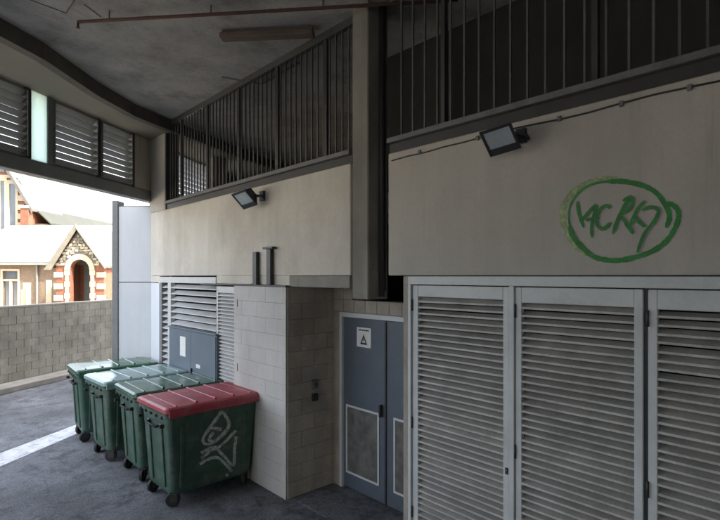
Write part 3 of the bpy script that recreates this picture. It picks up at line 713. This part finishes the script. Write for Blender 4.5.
def make_bin(name, loc, rz, lab, lidm, bodym='bin', lid_tilt=0):
    random.seed(int(loc[1]*10)); lid_tilt = random.uniform(-.012,.012)
    t = thing(name, lab, 'bin', loc, rz, 'four wheelie bins along the wall')
    hx, hy = BL/2, BD/2
    b = loft([rrect(0,0,hx-.065,hy-.06,.06,BZ0), rrect(0,0,hx-.05,hy-.045,.06,BZ0+.05), rrect(0,0,hx-.0,hy-.0,.05,BZ1-.10),
              rrect(0,0,hx+.0,hy+.0,.05,BZ1)])
    obj('body', b, M[bodym], t, smooth=False)
    obj('rim', loft([rrect(0,0,hx+.002,hy+.002,.05,BZ1-.055), rrect(0,0,hx+.045,hy+.04,.06,BZ1-.05), rrect(0,0,hx+.045,hy+.04,.06,BZ1-.015), rrect(0,0,hx+.02,hy+.02,.05,BZ1)]), M[bodym], t)
    # pressed vertical ribs on the end face and front
    tl = math.atan2(.05, BZ1-BZ0-.15); tf = math.atan2(.045, BZ1-BZ0-.15)
    for yy in (-.17,.17):
        for sx in (-1,1):
            Mx = Matrix.Translation((sx*(hx-.025), yy, (BZ0+BZ1-.08)/2)) @ Matrix.Rotation(sx*tl,4,'Y')
            obj('rib', MB().box(-.018,.008,-.03,.03,-.36,.36,Mx), M[bodym], t, bevel=.006)
    for xx in (-.40,.40):
        Mx = Matrix.Translation((xx, -(hy-.024), (BZ0+BZ1-.08)/2)) @ Matrix.Rotation(tf,4,'X')
        obj('rib', MB().box(-.022,.022,-.012,.014,-.36,.36,Mx), M[bodym], t, bevel=.006)
    # lid
    Lx, Ly = hx+.055, hy+.055
    ld = loft([rrect(0,0,Lx,Ly,.05,0), rrect(0,0,Lx+.004,Ly+.004,.05,.012), rrect(0,0,Lx,Ly,.05,.045), rrect(0,0,Lx-.03,Ly-.03,.04,.062), rrect(0,0,Lx-.30,Ly-.28,.04,.078)])
    lid = obj('lid', ld, M[lidm], t, loc=(0,0,BZ1+.008)); lid.rotation_euler = (lid_tilt,0,0)
    for k in range(5):
        xx = -Lx+.14+k*(2*Lx-.28)/4
        obj('lid_ridge', MB().box(xx-.014,xx+.014,-Ly+.05,Ly-.05,.050,.084 if 0<k<4 else .072), M[lidm], lid, bevel=.006)
    obj('lid_lip', MB().box(-Lx+.03,Lx-.03,-Ly-.014,-Ly+.01,-.045,.034), M[lidm], lid, bevel=.006)
    for k in range(5):
        yy = -.30+k*.15
        obj('lug', MB().box(-hx-.062,-hx-.03,yy-.018,yy+.018,BZ1-.065,BZ1-.03), M['rubber'], t, bevel=.008)
    for sy in (-1,1):
        obj('trunnion', MB().tube([(-hx-.03,sy*.31,BZ1-.14),(-hx-.075,sy*.31,BZ1-.14)], .022, 10), M['rubber'], t)
    obj('handle', MB().tube([(-hx+.01,-.14,BZ1-.18),(-hx-.05,-.14,BZ1-.18),(-hx-.05,.14,BZ1-.18),(-hx+.01,.14,BZ1-.18)], .014, 8), M['rubber'], t, smooth=True)
    for sx in (-1,1):
        for sy in (-1,1):
            cx, cy = sx*(hx-.11), sy*(hy-.10); a = random.uniform(-.9,.9)
            Mx = Matrix.Translation((cx,cy,0)) @ Matrix.Rotation(a,4,'Z')
            f_ = MB().box(-.05,.05,-.045,.045,.158,.17,Mx).box(-.045,.03,-.034,-.028,.06,.16,Mx).box(-.045,.03,.028,.034,.06,.16,Mx)
            cs = obj('caster', f_, M['dsteel'], t)
            q = [Mx @ Vector((-.02,y_,.08)) for y_ in (-.022,-.016,.016,.022)]
            obj('wheel', MB().tube(q, [.068,.08,.08,.068], 18), M['rubber'], cs, smooth=False)
    return t
bins = []
lf_ = MB(); random.seed(11)
for k in range(70):
    x_ = random.choice((random.gauss(3.2,.12), random.uniform(1.6,3.9))); y_ = random.uniform(3.9,5.6) if x_ > 3.3 else random.uniform(3.4,9.0)
    if x_ > 3.27 and y_ > yA: x_ = 3.26
    a_ = random.uniform(0,6.3); l_ = random.uniform(.012,.03); u = Vector((math.cos(a_),math.sin(a_),0)); v = Vector((-u.y,u.x,0))*.45; c_ = Vector((x_,y_,.008))
    lf_.quad(c_-u*l_, c_+v*l_+Vector((0,0,.008)), c_+u*l_+Vector((0,0,.003)), c_-v*l_+Vector((0,0,.005)))
lo_ = obj('leaf_litter', lf_, M['tray']); lo_['kind'] = 'stuff'; tag(lo_, 'dry brown leaf litter scattered at the foot of bins and walls', 'leaves')
specs = [((2.12+BL/2+.045, 5.44+BD/2+.04, 0), R(1.5), 'green bin with a red lid and white scrawl, nearest of the four', 'lidr', 'bin'),
         ((2.13+BL/2+.05, 6.40+BD/2+.04, 0), R(-1), 'green bin with a ridged green lid right behind the red lidded bin', 'lidg', 'bin'),
         ((2.02+BL/2+.05, 7.42+BD/2+.02, 0), R(3), 'green bin with a lid paled by painted sky reflection, third from the front', 'lid_reflect', 'bin'),
         ((2.02+BL/2+.04, 8.52+BD/2+.03, 0), R(-4), 'green bin at the far end, nearest the lane and white corner wall', 'lidg', 'bind')]
for s in specs: bins.append(make_bin('wheelie_bin', *s))
# white scrawl on the nearest bin
b0 = bins[0]; bm0 = Matrix.Translation(b0.location) @ Matrix.Rotation(b0.rotation_euler.z,4,'Z'); bi = bm0.inverted()
def binpt(k, ox, oy, sc):
    def f(v):
        px, py = ox+v.x*sc, oy+v.y*sc
        Y = b0.location.y + front_y(.7)
        for _ in range(6):
            p = on_y(px, py, Y); q = bi @ p; tz = min(1, (q.z-BZ0-.05)/(BZ1-.10-BZ0-.05))
            yl = -(BD/2-.045+.045*tz)-.003; Y += (yl-q.y)
        return bi @ on_y(px, py, Y)
    return f
def bstroke(pts, ox, oy, sc, wd):
    f = binpt(0, ox, oy, sc); mb = MB(); pts = [Vector(p) for p in pts]; q = []
    for i in range(len(pts)-1):
        p0 = pts[max(i-1,0)]; p1 = pts[i]; p2 = pts[i+1]; p3 = pts[min(i+2,len(pts)-1)]
        for k in range(4):
            t = k/4; q.append(.5*((2*p1)+(p2-p0)*t+(2*p0-5*p1+4*p2-p3)*t*t+(3*p1-p0-3*p2+p3)*t**3))
    q.append(pts[-1]); n = len(q)
    for i, p in enumerate(q):
        d = (q[min(i+1,n-1)]-q[max(i-1,0)]).normalized(); s = Vector((-d.y,d.x))
        for sg in (-1,1): mb.v.append(tuple(f(p+s*sg*wd/2*random.uniform(.7,1.1))))
    for i in range(n-1): mb.f.append((2*i,2*i+1,2*i+3,2*i+2))
    obj('scrawl_stroke', mb, M['wfade'], b0)
for pts in ([(440,310),(400,365),(360,430),(382,452),(430,425),(472,372),(458,330),(440,310)], [(395,380),(440,388)], [(405,400),(385,430),(400,440)]): bstroke(pts,120,340,.2309,15)
for pts in ([(412,175),(450,140),(500,115),(568,48)], [(568,75),(560,140),(556,205),(520,170),(478,125)], [(410,150),(450,128),(480,122)], [(405,200),(440,178),(485,170),(530,210),(548,232)], [(520,245),(532,250)]): bstroke(pts,110,420,.2222,15)

# ------------------------------------------------------------------ church group beyond the lane (local x = right, y = away from camera)
def lp(px, py, d): return ((px-CX)*d/F, d, EYE+(HY-py)*d/F)
def xx(px, d): return (px-CX)*d/F
def zz(py, d): return EYE+(HY-py)*d/F
ROT = -TH
ch = thing('church_hall', 'low brick church building with a pale roof and a stone gabled porch', 'building', (0,0,0), ROT)
d = 29.5
# main wall as pieces around the window
xw0, xw1, zw0, zw1 = xx(3,d), xx(18,d), zz(312,d), zz(271,d)
xl, xr, ze = xx(-60,d), xx(128,d), zz(263,d)
obj('wall', MB().box(xl,xw0,d,d+.3,-1,ze).box(xw1,xr,d,d+.3,-1,ze).box(xw0,xw1,d,d+.3,zw1,ze).box(xw0,xw1,d,d+.3,-1,zw0), M['buff'], ch)
wn = obj('window', MB().box(xw0-.12,xw0,d-.05,d+.1,zw0,zw1+.12).box(xw1,xw1+.12,d-.05,d+.1,zw0,zw1+.12).box(xw0,xw1,d-.05,d+.1,zw1,zw1+.12).box((xw0+xw1)/2-.07,(xw0+xw1)/2+.07,d,d+.1,zw0,zw1-.55).box(xw0,xw1,d,d+.1,zw1-.60,zw1-.48), M['cream'], ch)
for (a, b, c1, c2) in ((xw0+.08,(xw0+xw1)/2-.12,zw0,zw1-.62),((xw0+xw1)/2+.12,xw1-.08,zw0,zw1-.62),(xw0+.06,xw1-.06,zw1-.46,zw1-.04)):
    obj('pane', MB().box(a,b,d+.1,d+.12,c1,c2), M['glaze'], wn)
obj('gutter', MB().box(xl,xr,d-.35,d-.2,ze-.12,ze+.04), M['gutter'], ch)
obj('downpipe', MB().tube([(xx(37,d-.1),d-.1,-1),(xx(37,d-.1),d-.1,ze)], .06, 8), M['gutter'], ch)
for (pa, pb, ya, yb) in ((23,31,283,305),(21,27,290,306),(46,52,280,306)):
    obj('quoin', MB().box(xx(pa,d),xx(pb,d),d-.04,d-.001,zz(yb,d),zz(ya,d)), M['cream'], ch, bevel=.02)
# roof slope
dr0, dr1 = d-.35, d+6; zr = zz(227,dr1)
rf = MB().ext([(xl,dr0,ze),(xr,dr0,ze),(xr,dr1,zr),(xl,dr1,zr)], (0,0,.12)); obj('roof', rf, M['tin'], ch)
me = None
for k in range(46):
    X = xl+.35+k*(xr-xl-.5)/45
    o_m = MB().beam((0,dr0,ze+.13),(0,dr1,zr+.13),.03,.03)
    if me is None: me = o_m.mesh('roof_seam'); me.materials.append(M['tin'])
    obj('roof_seam', me, None, ch, loc=(X,0,0))
# porch
dp = 27.6
pl, pr, pc = xx(56,dp), xx(104,dp), xx(78.5,dp)
zE, zA = zz(264,dp), zz(229,dp)
ox0, ox1 = xx(70,dp), xx(90,dp); oc = (ox0+ox1)/2; rr_ = (ox1-ox0)/2; zs = zz(270,dp)
arc = [(oc+rr_*math.cos(R(a)), zs+rr_*1.05*math.sin(R(a))) for a in range(0,181,15)]
fr = []
fr = [(pr,-1),(pr,zE),(pc,zA),(pl,zE),(pl,-1),(ox0,-1)] + [(p[0],p[1]) for p in reversed(arc)] + [(ox1,-1)]
mb = MB(); mb.ext([(p[0],dp,p[1]) for p in fr], (0,.35,0)); 
obj('porch_wall', mb, M['brick'], ch)
obj('porch_side', MB().box(pl,pl+.3,dp+.36,d-.01,-1,zE), M['brick'], ch); obj('porch_side', MB().box(pr-.3,pr,dp+.36,d-.01,-1,zE), M['brick'], ch)
ring = [(oc+(rr_+.28)*math.cos(R(a)), zs+(rr_+.3)*1.05*math.sin(R(a))) for a in range(0,181,15)]
for i in range(len(arc)-1):
    obj('arch_stone', MB().ext([(arc[i][0],dp-.08,arc[i][1]),(arc[i+1][0],dp-.08,arc[i+1][1]),(ring[i+1][0],dp-.08,ring[i+1][1]),(ring[i][0],dp-.08,ring[i][1])], (0,.078,0)), M['cream'], ch, bevel=.01)
for (a, b, top) in ((pl-.1,pl+.42,-.9),(ox0-.30,ox0,-.1),(ox1,ox1+.30,-.1),(pr-.40,pr+.1,-.9)):
    zt_ = zs if top > -.5 else zE-.45
    for k in range(8):
        h = .32; z1_ = zt_-k*h
        if k % 2 == 0 or top > -.5:
            obj('quoin', MB().box(a+(.0 if k%2==0 else .05),b-(.0 if k%2==0 else .05),dp-.06,dp-.001,z1_-h+.02,z1_), M['cream'], ch, bevel=.015)
# gable stones
obj('gable_face', MB().ext([(pr-.05,dp-.03,zE-.1),(pc,dp-.03,zA-.08),(pl+.05,dp-.03,zE-.1),(oc-rr_-.25,dp-.03,zE-.1)]+[(q[0],dp-.03,q[1]) for q in reversed(ring) if q[1]>zE-.1]+[(oc+rr_+.25,dp-.03,zE-.1)], (0,.029,0)), M['slate2'], ch)
def in_gable(x_, z_):
    if z_ < zE-.15 or z_ > zA-.25: return False
    hw = (zA-z_)/(zA-zE)*(pr-pl)/2
    if abs(x_-pc) > hw-.12: return False
    return math.hypot(x_-oc, (z_-zs)/1.05) > rr_+.36
random.seed(3)
z_ = zE-.1
while z_ < zA:
    x_ = pl
    hh = random.uniform(.13,.2)
    while x_ < pr:
        wd = random.uniform(.15,.3)
        if in_gable(x_+wd/2, z_+hh/2):
            j = lambda: random.uniform(-.035,.035)
            P_ = [(x_+.02+j(),dp-.07,z_+.02+j()),(x_+wd-.02+j(),dp-.07,z_+.02+j()),(x_+wd-.02+j(),dp-.07,z_+hh-.02+j()),(x_+wd/2,dp-.07,z_+hh+j()),(x_+.02+j(),dp-.07,z_+hh-.02+j())]
            obj('stone', MB().ext(P_, (0,.039,0)), M['stone' if random.random()<.5 else 'cream'], ch)
        x_ += wd
    z_ += hh
for sx, xe in ((-1,pl-.25),(1,pr+.2)):
    zed = zE-.22
    mb = MB().ext([(xe,dp-.25,zed),(pc,dp-.25,zA+.10),(pc,d+3.2,zA+.10),(xe,d+3.2,zed)], (0,0,.10)); obj('porch_roof', mb, M['slate'], ch)
    mb = MB().ext([(xe,dp-.30,zed-.06),(pc,dp-.30,zA+.02),(pc,dp-.30,zA+.22),(xe,dp-.30,zed+.12)] if sx > 0 else [(xe-.25,dp-.30,zed-.1),(xe+.15,dp-.30,zed-.1),(pc,dp-.30,zA-.12),(pc,dp-.30,zA+.3)], (0,.05,0)); obj('bargeboard', mb, M['gutter'] if sx > 0 else M['stone'], ch)
obj('entrance_door', MB().box(ox0-.25,ox0+.42,d-.06,d-.001,-1,zs+.3), M['gutter'], ch)
obj('inner_wall', MB().box(pl+.3,pr-.3,d-.05+.02,d-.002,-1,zE), M['brick'], ch)
# big gabled hall on the left
hb = thing('gabled_hall', 'tall brick hall with cream window surrounds, its gable at the left edge', 'building', (0,0,0), ROT)
d = 36.5; gl, gr, gc = xx(-42,d), xx(31,d), xx(-5,d)
zE2 = zz(207,d); zA2 = zz(146,d)
obj('wall', MB().ext([(gl,d,-1),(gr,d,-1),(gr,d,zE2),(gc,d,zA2),(gl,d,zE2)], (0,3,0)), M['brick'], hb)
for (pa, pb) in ((-24,-17),(-9,-3),(1,5),(10,16)):
    yt = 181 if pb > 4 and pa < 9 else 184
    f_ = obj('window', MB().box(xx(pa-2.5,d),xx(pa,d),d-.08,d-.001,zz(232,d),zz(yt-4,d)).box(xx(pb,d),xx(pb+2.5,d),d-.08,d-.001,zz(232,d),zz(yt-4,d)).box(xx(pa,d),xx(pb,d),d-.08,d-.001,zz(yt,d),zz(yt-4,d)), M['cream'], hb)
    obj('pane', MB().box(xx(pa,d)+.02,xx(pb,d)-.02,d-.03,d-.002,zz(232,d),zz(yt,d)-.01), M['glaze'], f_)
obj('stone_band', MB().box(xx(-42,d),xx(26,d),d-.10,d-.002,zz(178,d),zz(175,d)), M['cream'], hb)
obj('upper_window', MB().box(xx(-2,d),xx(5,d),d-.06,d-.002,zz(172,d),zz(160,d)), M['glaze'], hb)
obj('buttress', MB().box(xx(25,d),xx(33,d),d-.5,d-.001,-1,zz(209,d)), M['brick'], hb); obj('buttress_cap', MB().box(xx(24.3,d),xx(33.7,d),d-.55,d+.1,zz(209,d),zz(206.5,d)), M['cream'], hb)
for k in range(4): obj('quoin', MB().box(xx(18,d),xx(24.5,d),d-.07,d-.001,zz(228-k*9,d),zz(222.5-k*9,d)), M['cream'], hb)
for sx, xe in ((-1,gl-.4),(1,gr+.35)):
    zd_ = zE2-.35
    obj('roof', MB().ext([(xe,d-.4,zd_),(gc,d-.4,zA2+.1),(gc,d+3.3,zA2+.1),(xe,d+3.3,zd_)], (0,0,.16)), M['slate'], hb)
    obj('bargeboard', MB().ext([(xe,d-.5,zd_-.15),(gc,d-.5,zA2-.05),(gc,d-.5,zA2+.3),(xe,d-.5,zd_+.2)], (0,.09,0)), M['slate'], hb)
obj('aisle_roof', MB().ext([(gr+.05,d+.2,zE2-.05),(gr+.05,d+12,zE2-.05),(gr+1.3,d+12,zE2-1.25),(gr+1.3,d+.2,zE2-1.25)], (0,0,.1)), M['moss'], hb)
obj('aisle_wall', MB().box(gr+.001,gr+1.0,d+.3,d+11.9,-1,zE2-1.2), M['buff'], hb)
# distant roof behind
fb_ = thing('distant_building', 'long low building with a grey brown roof rising behind the porch', 'building', (0,0,0), ROT)
d = 46
p1, p2 = (30,213), (150,241)
mb = MB().ext([(xx(20,d),d,zz(231,d)),(xx(140,d+3),d+3,zz(249,d+3)),(xx(140,d+5),d+5,zz(239,d+5)),(xx(20,d+2),d+2,zz(211,d+2))], (0,0,.15)); obj('roof', mb, M['moss'], fb_)
obj('wall', MB().ext([(xx(20,d),d+.3,-1),(xx(140,d+3),d+3.3,-1),(xx(140,d+3),d+3.3,zz(250.5,d+3)),(xx(20,d),d+.3,zz(232.5,d))], (0,1.5,0)), M['buff'], fb_)
for px in (98,106):
    obj('window', MB().box(xx(px,d+1.9),xx(px+4,d+1.9),d+1.7,d+1.9,zz(258,d+2),zz(250,d+2)), M['glaze'], fb_)
